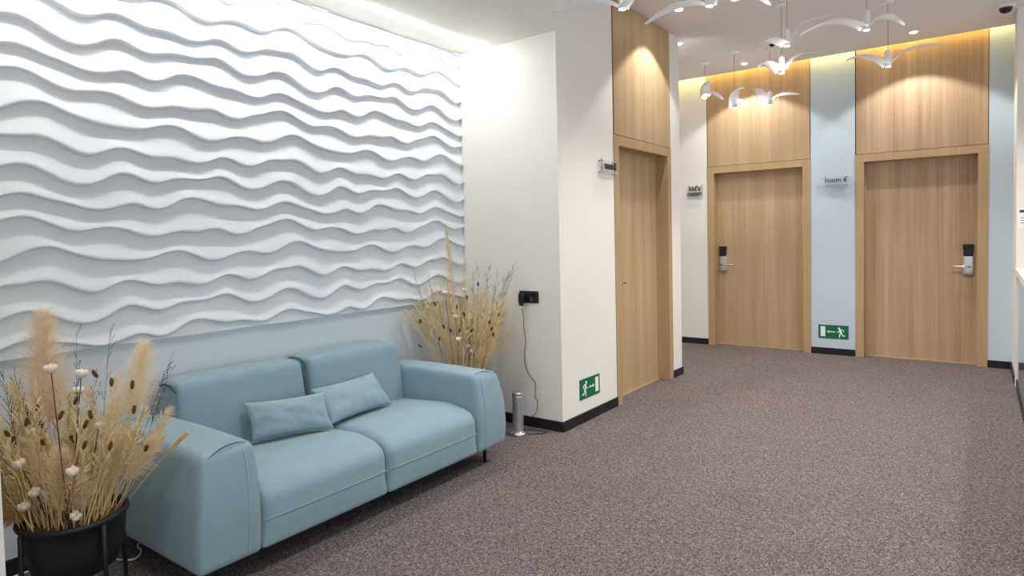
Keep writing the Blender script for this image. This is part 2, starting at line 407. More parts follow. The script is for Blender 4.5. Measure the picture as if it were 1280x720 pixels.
TS = [0, .01, .022, .045, .075, .11, .16, .22, .29, .36, .44, .52, .60, .68, .75, .82, .88, .93, .96, .975, .99]
K0, K1 = -1, 16
bm = bmesh.new(); cols = []
ny = 300; ya, yb = NY0 + .001, NY1 - .002
for i in range(ny + 1):
    y = ya + (yb - ya) * i / ny; col = []
    for k in range(K0, K1):
        z0, z1 = crest(k, y), crest(k + 1, y); gap = z1 - z0
        amp = min(1, .45 + gap / .22)
        for t in TS: col.append(bm.verts.new((PX0 + PDEP * prof(t) * amp, y, z0 + gap * t)))
    cols.append(col)
for i in range(ny):
    for j in range(len(cols[0]) - 1):
        bm.faces.new((cols[i][j], cols[i + 1][j], cols[i + 1][j + 1], cols[i][j + 1]))
PZ0, PZ1 = .912, NZ - .004
for z, nrm in ((PZ0, (0, 0, -1)), (PZ1, (0, 0, 1))):
    bmesh.ops.bisect_plane(bm, geom=bm.verts[:] + bm.edges[:] + bm.faces[:], plane_co=(0, 0, z), plane_no=nrm, clear_outer=True)
# close the rim back to the wall
ed = [e for e in bm.edges if e.is_boundary]
r = bmesh.ops.extrude_edge_only(bm, edges=ed)
for v in r['geom']:
    if isinstance(v, bmesh.types.BMVert): v.co.x = NX + .001
bmesh.ops.recalc_face_normals(bm, faces=bm.faces)
me = bpy.data.meshes.new('wave_wall_panel'); bm.to_mesh(me); bm.free()
for p in me.polygons: p.use_smooth = True
me.set_sharp_from_angle(angle=radians(50))
me.materials.append(M['gypsum'])
o = bpy.data.objects.new('wave_wall_panel', me); COL.objects.link(o)
tag(o, 'large white relief panel of flowing horizontal wave ridges on the niche wall', 'wall panel')

# niche light strip
t = MB().box(-2.994, -2.966, NY0 + .02, NY1 - .002, NZ - .006, NZ + .001).build('led_strip_light', M['led'])
tag(t, 'long white LED strip set into the niche ceiling above the wave wall', 'strip light')
# amber cove light over the back doors
t = MB().box(-5.8, XR - .02, 7.632, 7.650, 3.330, 3.350).build('cove_strip_light', M['cove'])
tag(t, 'amber LED strip hidden in the ceiling slot above the oak doors', 'strip light')

# ------------------------------------------------------------------ sofa
SF = thing('sofa', 'blue-grey two-seat fabric sofa with thick arms in front of the wave wall', 'sofa', (-2.80, 2.14, 0))
def sp(m, name, mat='sofa', smooth=True, parent=None):
    m.v = [(x + 2.80, y - 2.14, z) for x, y, z in m.v]
    return m.build(name, M[mat], parent or SF, smooth=smooth)
def arm(y_in, y_out):
    s = 1 if y_out > y_in else -1
    cy = (y_in + y_out) / 2; hy = abs(y_out - y_in) / 2
    def df(w, un):
        z = (w.z - .11) / .45; z = max(0, min(1, z))
        lat = (w.y - y_in) * s                      # 0 at inner face
        wd = 2 * hy
        f = lat / wd
        y = y_in + s * wd * (f - f * .15 * z ** 1.6) + s * .012 * sin(pi * z) * (f - .2)
        y -= s * .02 * z * (1 - f) * 0
        x = w.x + .018 * sin(pi * min(1, z * 1.02)) * (1 if un.x > .5 else 0) * un.x - .022 * z ** 3 * max(0, un.x)
        zz = w.z + .008 * (1 - un.x ** 2) * max(0, un.z) - .014 * max(0, f - .3) * max(0, un.z) * z
        return Vector((x, y, zz))
    m = MB(); rbox(m, ((-3.20 - 2.365) / 2, cy, (.11 + .565) / 2), ((3.20 - 2.365) / 2, hy, (.565 - .11) / 2), (.030, .032, .042), 18, df, (.02, .022, .016))
    a = sp(m, 'armrest')
    # stitched seam on the front face and dark dart at the top front corner
    pts = []
    for i in range(25):
        z = .12 + .42 * i / 24; q = (z - .11) / .45
        pts.append((-2.360 + .014 * sin(pi * min(1, q * 1.02)) - .018 * q ** 3 - (.012 * max(0, (q - .86) / .14) ** 2), y_in + s * (.062 - .008 * q), z))
    mm = MB(); mm.tube(pts, .0015, 6); sp(mm, 'seam', 'stitch', parent=SF)
    return a
arm(1.448, 1.185); arm(2.838, 3.105)
def dart(y0, y1, x0, zt):
    m = MB(); pts = []
    for i in range(13):
        f = i / 12
        pts.append((x0 - .01 * sin(pi * f) + .02 * f, y0 + (y1 - y0) * f, zt - .020 * f ** 2 + .010 * sin(pi * f)))
    m.tube(pts, [.0006 + .0022 * sin(pi * (i + .5) / 13) for i in range(13)], 6); return sp(m, 'piping', 'piping')
def seat(y0, y1):
    def df(w, un):
        z = w.z; up = max(0, (z - .11) / .28)
        back = (-2.36 - w.x) / .64
        puff = (1 - un.y ** 4)
        zz = z + (.026 * puff * max(0, 1 - abs(back - .42) * 1.5) - .035 * max(0, back - .35) - .03 * max(0, .28 - back) / .28 * 1.0) * up ** 2
        x = w.x + (.014 * sin(pi * up) * puff if un.x > .6 else 0)
        return Vector((x, w.y, zz))
    m = MB(); rbox(m, ((-3.02 - 2.365) / 2, (y0 + y1) / 2, (.11 + .388) / 2), ((3.02 - 2.365) / 2, (y1 - y0) / 2, (.388 - .11) / 2), (.085, .016, .075), 18, df, (.022, .014, .018))
    c = sp(m, 'seat_cushion')
    pts = [(-2.362 + .0135 * (1 - (2 * (i / 24) - 1) ** 4) + .001, y0 + .006 + (y1 - y0 - .012) * i / 24, .236 + .004 * sin(pi * i / 24)) for i in range(25)]
    mm = MB(); mm.tube(pts, .0015, 6); sp(mm, 'seam', 'stitch', parent=SF)
seat(1.452, 2.137); seat(2.143, 2.834)
def back(y0, y1):
    def df(w, un):
        q = (w.z - .30) / .42
        x = w.x - .06 * q * (un.x * .5 + .5) + .014 * (1 - un.y ** 2) * max(0, un.x) * sin(pi * max(0, min(1, q)))
        z = w.z + .006 * (1 - un.y ** 2) * max(0, un.z)
        y = w.y - .022 * max(0, q) * un.y ** 3
        return Vector((x, y, z))
    m = MB(); rbox(m, ((-3.225 - 2.945) / 2, (y0 + y1) / 2, (.14 + .722) / 2), ((3.225 - 2.945) / 2, (y1 - y0) / 2, (.722 - .14) / 2), (.045, .02, .034), 18, df)
    sp(m, 'backrest')
back(1.425, 2.137); back(2.143, 2.855)
for y0, y1, s in ((1.425, 1.46, 1), (2.13, 2.15, 1)):
    pass
m = MB(); m.tube([(-3.17, 2.14, .715), (-3.12, 2.14, .724), (-3.06, 2.14, .721), (-3.02, 2.14, .70), (-3.005, 2.14, .665)], [.002, .004, .0045, .004, .002], 6); sp(m, 'back_seam', 'piping')
m = MB(); m.tube([(-3.18, 1.436, .690), (-3.12, 1.432, .712), (-3.06, 1.434, .708), (-3.015, 1.438, .68)], [.002, .005, .005, .002], 6); sp(m, 'piping', 'piping')
dart(1.415, 1.245, -2.405, .566); dart(2.872, 3.03, -2.405, .566)
for x in (-2.45, -3.12):
    for y in (1.30, 3.0):
        m = MB(); m.tube([(x, y, 0), (x, y, .135)], .011, 12); sp(m, 'leg', 'black')

# two lumbar cushions
def pillow(name, label, bl, br, tl, thick, seed):
    bl, br, tl = Vector(bl), Vector(br), Vector(tl)
    U = br - bl; V = tl - bl; V = V - U * (V.dot(U) / U.dot(U)) * .6
    N = U.cross(V).normalized()
    if N.x < 0: N = -N
    c = bl + U / 2 + V / 2
    m = MB(); n1, n2 = 30, 20
    idx = {}
    vs = []; fs = []
    for side in (1, -1):
        for i in range(n1 + 1):
            for j in range(n2 + 1):
                a, b_ = 2 * i / n1 - 1, 2 * j / n2 - 1
                e = max(0, (1 - abs(a) ** 2.4)) ** .5 * max(0, (1 - abs(b_) ** 2.4)) ** .5
                if e < 1e-6 and side < 0:
                    idx[(side, i, j)] = idx[(1, i, j)]; continue
                pin = 1 - .11 * (1 - abs(a) ** 2) * abs(b_) ** 3
                pin2 = 1 - .08 * (1 - abs(b_) ** 2) * abs(a) ** 3
                wr = .35 * noise.noise(Vector((a * 2.2 + seed, b_ * 1.6, side * 3))) + .18 * noise.noise(Vector((a * 6 + seed, b_ * 4, side)))
                wr += .25 * (abs(a) ** 3) * sin(b_ * 9 + seed)
                p = c + U * .5 * a * pin2 + V * .5 * b_ * pin + N * side * thick * (e * (1 + .5 * wr))
                idx[(side, i, j)] = len(vs); vs.append(p - c)
        for i in range(n1):
            for j in range(n2):
                fs.append((idx[(side, i, j)], idx[(side, i + 1, j)], idx[(side, i + 1, j + 1)], idx[(side, i, j + 1)]))
    m.add(vs, fs)
    o = m.build(name, M['pillow'], smooth=True, loc=c)
    sd = o.modifiers.new('s', 'SUBSURF'); sd.levels = 1; sd.render_levels = 1
    tag(o, label, 'cushion', 'small cushions on the sofa')
    return o
pillow('lumbar_cushion', 'blue-grey cushion on the left sofa seat, overlapping its neighbour', (-2.85, 1.705, .402), (-2.695, 2.085, .400), (-2.945, 1.675, .588), .050, 1.3)
pillow('lumbar_cushion', 'blue-grey cushion on the right sofa seat, tucked behind its neighbour', (-2.755, 2.10, .402), (-2.815, 2.60, .398), (-2.885, 2.05, .585), .050, 5.7)

# ------------------------------------------------------------------ planters and dried bouquets
def planter(loc, label, rot):
    t = thing('planter', label, 'planter', loc, rot, 'black planters on stands')
    zr, R_ = .42, .176
    prof_ = [(.05, .205), (.105, .208), (.128, .225), (.148, .28), (.158, .34), (.162, .395), (.170, .40), (.174, .408), (.171, .418), (.164, .420), (.157, .414), (.153, .395), (.150, .35), (.10, .34), (.0005, .34)]
    b_ = MB().lathe([(.0005, .205)] + prof_[:13], n=48); bo = b_.build('bowl', M['black'], t, smooth=True)
    MB().lathe([(.152, .392), (.10, .402), (.04, .406), (.0005, .407)], n=32).build('moss_filling', M['soil'], t, smooth=True)
    for k in range(4):
        a = radians(80) + k * pi / 2
        c_, s_ = cos(a), sin(a)
        l = MB(); l.tube([(c_ * .172, s_ * .172, .402), (c_ * .174, s_ * .174, .28), (c_ * .178, s_ * .178, 0)], .008, 10); l.build('leg', M['black'], t, smooth=True)
    return t
PL = (-2.63, .878, 0); PR = (-2.94, 3.405, 0)
planter(PL, 'black bowl planter on a four-legged stand, left of the sofa', radians(20))
planter(PR, 'black bowl planter on a stand in the corner behind the right sofa arm', radians(40))

RIGHT = Vector((.8055, .5926, 0)).normalized(); AWAY = Vector((-.5926, .8055, 0)).normalized()
def curve(p0, p1, sag, n=8):
    """stem from p0 to p1, leaving upright and leaning outwards near the tip"""
    p0, p1 = Vector(p0), Vector(p1); out = []
    mid = p0 * .5 + p1 * .5 + Vector((0, 0, 1)) * sag
    for i in range(n + 1):
        t = i / n; out.append(p0 * (1 - t) ** 2 + mid * 2 * t * (1 - t) + p1 * t * t)
    return out
def hair(mb, p, d, L, w, droop):
    p = Vector(p); d = Vector(d).normalized(); s = d.orthogonal().normalized()
    s = Matrix.Rotation(rnd.uniform(0, 2 * pi), 3, d) @ s
    a = p + d * L * .55; e = p + d * L + Vector((0, 0, -droop * L))
    mb.add([p - s * w * .5, p + s * w * .5, a + s * w * .38, a - s * w * .38, e], [(0, 1, 2, 3), (3, 2, 4)])
def plume(root, base, tip, frac, rad, n, mat, hw=.0011, taper=1.0, up=.9):
    pts = curve(base, tip, .02, 14)
    st = MB(); st.tube(pts, [.0022 - .0012 * i / 14 for i in range(15)], 5)
    o = st.build('pampas_plume', M[mat], root)
    hb = MB()
    for _ in range(n):
        u = rnd.random()
        f = 1 - frac + frac * u
        i = min(13, int(f * 14)); q = f * 14 - i
        p = pts[i].lerp(pts[i + 1], q); t = (pts[i + 1] - pts[i]).normalized()
        a = rnd.uniform(0, 2 * pi); s = t.orthogonal().normalized(); s = Matrix.Rotation(a, 3, t) @ s
        wdt = rad * (min(1, u * 5 + .25)) * (1 - .62 * u ** 2.2 * taper) * rnd.uniform(.5, 1.12)
        d = s + t * rnd.uniform(up * .35, up * 2.3)
        q0 = p + s * wdt * rnd.uniform(0, .45) + t * rnd.uniform(-.01, .01)
        hair(hb, q0, d, wdt * rnd.uniform(.7, 1.9) + .008, hw * rnd.uniform(.6, 1.3), rnd.uniform(0, .25))
    hb.build('plume_hair', M[mat], o)
    return o
def oat(root, base, tip, n=18, mat='straw', size=1.45, frac=.42):
    pts = curve(base, tip, .03, 10)
    m = MB(); m.tube(pts, [.0017 - .0009 * i / 10 for i in range(11)], 5)
    o = m.build('oat_stalk', M['stem'], root)
    e = MB()
    for k in range(n):
        f = 1 - frac + frac * (k + rnd.random() * .5) / n
        i = min(9, int(f * 10)); p = pts[i].lerp(pts[i + 1], f * 10 - i); t = (pts[i + 1] - pts[i]).normalized()
        s = Matrix.Rotation(rnd.uniform(0, 2 * pi), 3, t) @ t.orthogonal().normalized()
        d = (t * rnd.uniform(.9, 1.6) + s * rnd.uniform(.35, .9)).normalized()
        L = size * rnd.uniform(.008, .0135) * (1.1 - .3 * (k / n))
        c = p + s * rnd.uniform(.002, .009) * size + d * L
        e.ell(c, d, L, L * .22, 5, 4)
        hair(e, c + d * L * .6, d + Vector((rnd.uniform(-.2, .2), rnd.uniform(-.2, .2), .1)), L * 1.9, .0007, 0)
    e.build('oat_spikelets', M[mat], o)
    return o
def wheat(root, base, tip, frac=.3, r=.008):
    pts = curve(base, tip, .02, 10)
    m = MB(); m.tube(pts, [.0018 - .0007 * i / 10 for i in range(11)], 5); o = m.build('wheat_stalk', M['stem'], root)
    e = MB(); n = 16
    for k in range(n):
        f = 1 - frac + frac * k / n; i = min(9, int(f * 10)); p = pts[i].lerp(pts[i + 1], f * 10 - i); t = (pts[i + 1] - pts[i]).normalized()
        for j in range(3):
            s = Matrix.Rotation(k * 1.1 + j * 2.09, 3, t) @ t.orthogonal().normalized()
            d = (t * 1.5 + s * .7).normalized()
            e.ell(p + s * r * .45 + d * .006, d, .0085, .0032, 5, 4)
    e.build('wheat_ear', M['straw'], o)
def seedhead(root, base, tip, size=1.0):
    pts = curve(base, tip, .02, 8); m = MB(); m.tube(pts, .0010, 4); o = m.build('seed_stem', M['stem'], root)
    d = (pts[-1] - pts[-2]).normalized() + Vector((rnd.uniform(-.5, .5), rnd.uniform(-.5, .5), rnd.uniform(-.2, .2)))
    h = MB(); h.ell(pts[-1], d, .0165 * size, .0062 * size, 10, 8, .8)
    dd = Vector(d).normalized()
    for _ in range(50):
        s = Matrix.Rotation(rnd.uniform(0, 2 * pi), 3, dd) @ dd.orthogonal().normalized(); u = rnd.uniform(-.9, .9)
        hair(h, pts[-1] + dd * .0165 * size * u + s * .0060 * size * sqrt(1 - u * u), s + dd * .9, .005 * size, .0012, 0)
    h.build('seed_head', M['seed'], o, smooth=True)
def cotton(root, base, tip, size=1.0):
    pts = curve(base, tip, .02, 8); m = MB(); m.tube(pts, [.0024 - .0008 * i / 8 for i in range(9)], 5); o = m.build('cotton_stem', M['calyx'], root)
    c = pts[-1]; t = (pts[-1] - pts[-2]).normalized(); f = MB()
    u = t.orthogonal().normalized(); r = .0135 * size
    for k in range(4):
        s = Matrix.Rotation(k * pi / 2 + .4, 3, t) @ u
        f.ell(c + s * r * .75 + t * r * .5, (s * .5 + t), r * 1.25, r * .95, 10, 8)
    for i, v in enumerate(f.v):
        p = Vector(v); nn = noise.noise(p * 160) * .0028; f.v[i] = tuple(p + (p - c).normalized() * nn)
    f.build('cotton_boll', M['cotton'], o, smooth=True)
    h = MB()
    for k in range(5):
        s = Matrix.Rotation(k * 2 * pi / 5, 3, t) @ u; w_ = t.cross(s)
        a = c - t * r * .5
        h.add([a - w_ * r * .3, a + w_ * r * .3, a + s * r * 1.15 + w_ * r * .4 + t * r * .35, a + s * r * 1.15 - w_ * r * .4 + t * r * .35, a + s * r * 1.5 + t * r * 1.25], [(0, 1, 2, 3), (3, 2, 4)])
    h.build('husk', M['calyx'], o)
def twig(root, base, tip, n=16, spread=.05, buds=True):
    pts = curve(base, tip, .02, 12); m = MB(); m.tube(pts, [.0013 - .0009 * i / 12 for i in range(13)], 4)
    for _ in range(n):
        f = rnd.uniform(.55, 1); i = min(11, int(f * 12)); p = pts[i].lerp(pts[i + 1], f * 12 - i); t = (pts[i + 1] - pts[i]).normalized()
        s = Matrix.Rotation(rnd.uniform(0, 2 * pi), 3, t) @ t.orthogonal().normalized()
        e = p + (t * 1.2 + s * rnd.uniform(.3, .8)).normalized() * spread * rnd.uniform(.4, 1)
        m.tube([p, p.lerp(e, .5) + t * .003, e], [.0007, .0006, .0004], 3)
        if buds:
            for q in (.45, .75, 1): m.ell(p.lerp(e, q), t, .0028, .0016, 4, 3)
    m.build('dry_twig', M['twig'], root)
def blade(root, base, tip):
    pts = curve(base, tip, .03, 8); m = MB(); m.tube(pts, [.0022 * (1 - .75 * i / 8) for i in range(9)], 4); m.build('dry_stem', M['stem'], root)

def bouquet(loc, label, ppm, u0, v0, data, dscale):
    root = thing('dried_bouquet', label, 'dried flowers', (loc[0], loc[1], .39), 0, 'dried flower bouquets')
    def tgt(u, v, d): return RIGHT * ((u - u0) / ppm) + AWAY * d + Vector((0, 0, (v0 - v) / ppm + .03))
    def bs(u, d, spread=.075):
        x = max(-.115, min(.115, (u - u0) / ppm * .5 + rnd.uniform(-.035, .035))); y = max(-.11, min(.11, d * .75 + rnd.uniform(-.03, .03)))
        return RIGHT * x + AWAY * y + Vector((0, 0, .004))
    def clampd(u, d):
        s_ = (u - u0) / ppm
        d = min(d, (loc[0] + 3.15 + s_ * .8055) / .5926, (3.68 - loc[1] - s_ * .5926) / .8055)
        return max(d, (.66 - loc[1] - s_ * .5926) / .8055)
    D = lambda: rnd.uniform(-.16, .14) * dscale
    for (u, v, fr, rad, n, mat, *ex) in data['plume']:
        d = clampd(u, ex[0] if ex else D()); up = ex[1] if len(ex) > 1 else .9
        plume(root, bs(u, d), tgt(u, v, d), fr, rad, n, mat, up=up)
    for (u, v) in data['oat']: d = clampd(u, D()); oat(root, bs(u, d), tgt(u, v, d), 18 if ppm > 200 else 24, 'straw', 1.45 if ppm > 200 else 1.9)
    for (u, v) in data['wheat']: d = clampd(u, D()); wheat(root, bs(u, d), tgt(u, v, d))
    for (u, v) in data['seed']: d = clampd(u, rnd.uniform(-.19, .0)); seedhead(root, bs(u, d), tgt(u, v, d))
    for (u, v) in data['cotton']: d = clampd(u, rnd.uniform(-.18, .03)); cotton(root, bs(u, d), tgt(u, v, d), .85)
    for (u, v, n, s) in data['twig']: d = clampd(u, D()); twig(root, bs(u, d), tgt(u, v, d), n, s)
    for (u, v) in data['blade']: d = clampd(u, D()); blade(root, bs(u, d), tgt(u, v, d))
    return root
r2 = random.Random(11)
def fan(u0, v0, n, a0, a1, l0, l1):
    out = []
    for i in range(n):
        a = radians(a0 + (a1 - a0) * (i + r2.random()) / n); L = r2.uniform(l0, l1)
        out.append((u0 + L * sin(a), v0 - L * cos(a)))
    return out
left = {
 'plume': [(60, 400, .54, .085, 3000, 'pampas_d', .02, .7), (176, 442, .46, .062, 2000, 'pampas', .06, .8), (2, 492, .5, .055, 900, 'pampas_d', .08, .8), (10, 560, .6, .05, 700, 'fuzz_b', -.04, .9), (34, 548, .6, .055, 900, 'fuzz', -.05, .8), (48, 590, .7, .05, 700, 'fuzz', -.1, .8), (135, 590, .7, .05, 700, 'fuzz', -.12, .8), (165, 540, .6, .06, 900, 'fuzz', -.05, .8), (70, 545, .6, .045, 700, 'fuzz', -.1, .9),
           (112, 552, .75, .05, 1400, 'fuzz', -.14, .8), (200, 552, .55, .055, 1100, 'fuzz', -.02, .8), (152, 478, .5, .045, 800, 'pampas', .0, .9), (20, 520, .5, .05, 800, 'fuzz', .1, .9),
           (104, 515, .5, .04, 700, 'fuzz', -.02, .9), (207, 524, .3, .03, 300, 'fuzz', .05, .8)],
 'oat': [(46, 462), (80, 470), (118, 487), (18, 540), (100, 525), (135, 512), (160, 502), (176, 497), (198, 530), (190, 518), (58, 515), (66, 490), (150, 520), (12, 560), (130, 490), (88, 540), (172, 540), (36, 500), (110, 560), (160, 555), (128, 545), (184, 545), (143, 500)] + fan(92, 640, 34, -52, 46, 50, 150) + fan(92, 640, 20, -56, -12, 60, 145) + fan(92, 640, 10, 10, 44, 60, 125),
 'wheat': [(211, 562), (6, 548), (190, 560), (25, 480), (82, 500)],
 'seed': [(65, 512), (87, 515), (52, 532), (40, 547), (101, 551), (106, 537), (133, 472), (141, 515), (154, 482), (175, 487), (176, 517), (173, 547), (178, 549), (138, 525), (106, 505), (34, 533), (77, 527), (8, 505), (60, 560), (120, 510), (2, 500), (204, 556), (95, 570), (145, 545)],
 'cotton': [(117, 457), (138, 467), (55, 542), (66, 568), (128, 540), (131, 576), (22, 597), (16, 603), (60, 600), (80, 603), (48, 590), (65, 620), (108, 624), (30, 590), (118, 634), (100, 498), (28, 580)],
 'twig': [(124, 418, 12, .05), (130, 424, 10, .05), (18, 424, 8, .03), (200, 455, 12, .045), (28, 470, 26, .06), (22, 478, 26, .06), (40, 490, 20, .05), (196, 478, 10, .05), (115, 480, 16, .05)],
 'blade': fan(92, 640, 85, -52, 48, 40, 135)}
lb = bouquet(PL, 'dried pampas and cotton bouquet in the black planter left of the sofa', 340, 92, 643, left, 1.0)
for bx, by, tx, ty, tz, rad, n in ((-.115, -.06, -.27, -.075, .09, .085, 3400), (-.10, -.08, -.235, -.085, .15, .065, 1600)):
    plume(lb, RIGHT * bx + AWAY * by + Vector((0, 0, .03)), RIGHT * tx + AWAY * ty + Vector((0, 0, tz)), .92, rad, n, 'fuzz_b', up=.8)
right = {
 'plume': [(569, 308, .50, .040, 1500, 'pampas_d', .0, 1.6), (590, 340, .42, .024, 600, 'pampas_d', .03, 1.6), (640, 395, .45, .045, 600, 'fuzz', .05, .9), (645, 440, .6, .05, 700, 'fuzz', .05, .9), (622, 446, .6, .055, 900, 'fuzz', -.1, .7), (575, 440, .6, .06, 900, 'fuzz', -.12, .6), (590, 375, .4, .04, 500, 'fuzz', .0, .9), (556, 385, .35, .035, 400, 'fuzz', 0, 1), (607, 382, .4, .04, 400, 'fuzz', .04, 1), (632, 412, .5, .05, 500, 'fuzz', -.02, .8)],
 'oat': [(546, 384), (562, 374), (566, 388), (601, 400), (614, 394), (625, 398), (633, 394), (581, 398), (606, 412), (573, 410), (549, 402), (616, 420), (590, 420), (630, 420), (640, 418), (560, 408)] + fan(588, 480, 32, -42, 44, 30, 100),
 'wheat': [(520, 404), (536, 399), (552, 380), (568, 368), (580, 395), (612, 385), (530, 414), (602, 390)],
 'seed': [(607, 377), (593, 393), (537, 419), (545, 432), (556, 398), (620, 425), (623, 430), (625, 437), (618, 420), (537, 448), (600, 430), (560, 440), (566, 425), (580, 405), (590, 412), (610, 445), (573, 432), (632, 415), (585, 430)],
 'cotton': [(556, 446), (579, 416), (597, 418), (590, 385), (597, 461), (592, 455), (568, 386), (583, 442)],
 'twig': [(622, 353, 18, .06), (606, 356, 12, .05), (652, 356, 20, .08), (646, 364, 20, .08), (640, 374, 18, .08), (530, 362, 14, .06), (545, 368, 14, .06), (636, 384, 16, .07), (600, 362, 10, .06), (632, 365, 16, .07)],
 'blade': fan(588, 480, 80, -44, 46, 30, 95)}
bouquet(PR, 'dried grass and cotton bouquet rising behind the right arm of the sofa', 177, 588, 488, right, 1.0)

# white cable on the carpet behind the planter
pts = [(-3.245, .66, .006), (-3.24, .80, .006), (-3.235, .95, .006), (-3.20, 1.06, .006), (-3.12, 1.14, .006), (-3.02, 1.17, .006), (-2.97, 1.21, .006), (-3.02, 1.26, .006), (-3.10, 1.28, .006), (-3.14, 1.36, .006), (-3.12, 1.5, .006), (-3.15, 1.8, .006)]
def smooth_path(p, n=6):
    p = [Vector(q) for q in p]; out = []
    for i in range(len(p) - 1):
        a, b_, c, d = p[max(0, i - 1)], p[i], p[i + 1], p[min(len(p) - 1, i + 2)]
        for k in range(n):
            f = k / n
            out.append(b_ + .5 * f * (c - a + f * (2 * a - 5 * b_ + 4 * c - d + f * (3 * (b_ - c) + d - a))))
    return out + [p[-1]]
tag(MB().tube(smooth_path(pts), .004, 6).build('power_cable', M['white'], smooth=True), 'white cable lying on the carpet behind the left planter', 'cable')

# ------------------------------------------------------------------ silver cylinder, socket, cord
CY = (-2.592, 3.55, 0)
t = thing('metal_cylinder', 'slim silver metal cylinder on a round foot beside the sofa', 'cylinder', CY)
MB().lathe([(.0005, 0), (.056, 0), (.060, .004), (.060, .012), (.055, .019), (.044, .023), (.038, .026)], n=40).build('foot', M['chrome'], t, smooth=True)
MB().lathe([(.038, .024), (.038, .262)], n=40).build('body', M['silver'], t, smooth=True)
MB().lathe([(.038, .262), (.0395, .263), (.0395, .27), (.037, .272), (.037, .278), (.0395, .28), (.0395, .293), (.036, .297), (.028, .294), (.0005, .292)], n=40).build('cap', M['chrome'], t, smooth=True)
t = thing('wall_socket', 'black double wall socket above the silver cylinder', 'socket', (-2.62, NY1, .94))
m = MB(); rbox(m, (0, -.006, 0), (.082, .006, .043), .003, 6); m.build('face_plate', M['blackp'], t, smooth=True)
for sx in (-.04, .04):
    m = MB()
    ring = [(.031, 0), (.031, -.0035), (.028, -.0035), (.027, -.001), (.0005, -.001)]
    vs = []
    for r_, d in ring: vs.append((r_, d))
    mm = MB().lathe([(r_, -d) for r_, d in ring], n=28); m.v = [(x + sx, -.012 - z, y) for x, y, z in mm.v]; m.f = mm.f
    m.build('outlet', M['blackp'], t, smooth=True)
t = thing('power_plug', 'black plug in the left outlet with its cord hanging down', 'plug', (-2.66, NY1 - .014, .93))
m = MB(); rbox(m, (0, -.02, 0), (.024, .02, .036), .008, 8); rbox(m, (0, -.03, -.035), (.014, .012, .018), .006, 6); m.build('plug_body', M['blackp'], t, smooth=True)
cp = [(-2.66, 3.716, .86), (-2.655, 3.73, .80), (-2.663, 3.742, .72), (-2.650, 3.742, .62), (-2.662, 3.742, .52), (-2.652, 3.742, .43), (-2.615, 3.74, .37), (-2.565, 3.735, .32), (-2.57, 3.73, .24), (-2.545, 3.725, .19), (-2.555, 3.72, .12), (-2.61, 3.715, .07), (-2.655, 3.70, .03), (-2.65, 3.66, .008), (-2.60, 3.66, .005), (-2.50, 3.69, .005), (-2.44, 3.69, .005), (-2.46, 3.64, .005), (-2.50, 3.60, .006), (-2.525, 3.575, .006)]
cp = [(x + 2.66, y - (NY1 - .014), z - .93) for x, y, z in cp]
MB().tube(smooth_path(cp, 8), .0028, 6).build('power_cord', M['blackp'], t, smooth=True)

# ------------------------------------------------------------------ exit signs
def circ(cx, cy, r, n=18): return [(cx + r * cos(2 * pi * i / n), cy + r * sin(2 * pi * i / n)) for i in range(n)]
def limb(p, w):
    """thick polyline outline pieces (quads with round joints)"""
    out = []
    for (x0, y0), (x1, y1) in zip(p, p[1:]):
        dx, dy = x1 - x0, y1 - y0; L = sqrt(dx * dx + dy * dy); nx, ny_ = -dy / L * w / 2, dx / L * w / 2
        out.append([(x0 + nx, y0 + ny_), (x0 - nx, y0 - ny_), (x1 - nx, y1 - ny_), (x1 + nx, y1 + ny_)])
    for x, y in p: out.append(circ(x, y, w / 2, 12))
    return out
def exit_sign(loc, mapf, label, W=.30, H=.148):
    t = thing('exit_sign', label, 'exit sign', loc, 0, 'green exit signs low on the walls')
    MB().poly([(0, 0), (W, 0), (W, H), (0, H)], .004, mapf).build('sign_plate', M['green'], t)
    # sign drawn with the door on the far left; mapf may mirror it
    MB().poly([(.022, .020), (.070, .020), (.070, .130), (.022, .130)], .0052, mapf).build('door_pictogram', M['signw'], t)
    a = MB(); a.poly([(.100, .070), (.168, .070), (.168, .080), (.100, .080)], .0052, mapf); a.poly([(.087, .075), (.108, .058), (.104, .075), (.108, .092)], .0051, mapf)
    a.build('arrow', M['signw'], t)
    r_ = MB(); k = 0
    parts = [circ(.206, .117, .0115)]
    parts += limb([(.214, .098), (.228, .068)], .020)                      # trunk
    parts += limb([(.214, .100), (.204, .074), (.190, .072)], .0085)       # leading arm
    parts += limb([(.219, .103), (.240, .101), (.254, .082)], .0085)       # trailing arm
    parts += limb([(.224, .066), (.212, .044), (.213, .018)], .0115)       # leading leg
    parts += limb([(.231, .066), (.240, .038), (.262, .034)], .0115)       # trailing leg
    for q in parts: r_.poly(q, .0048 + .00003 * k, mapf); k += 1
    r_.build('running_figure_pictogram', M['signw'], t)
exit_sign((-1.466, YB, .178), lambda a, b_, h_: (a, -h_, b_), 'green exit sign with arrow pointing left, on the blue wall between the oak doors')
exit_sign((XL, 3.992, .170), lambda a, b_, h_: (h_, .30 - a, b_), 'green exit sign with arrow pointing right, low on the white corner wall')

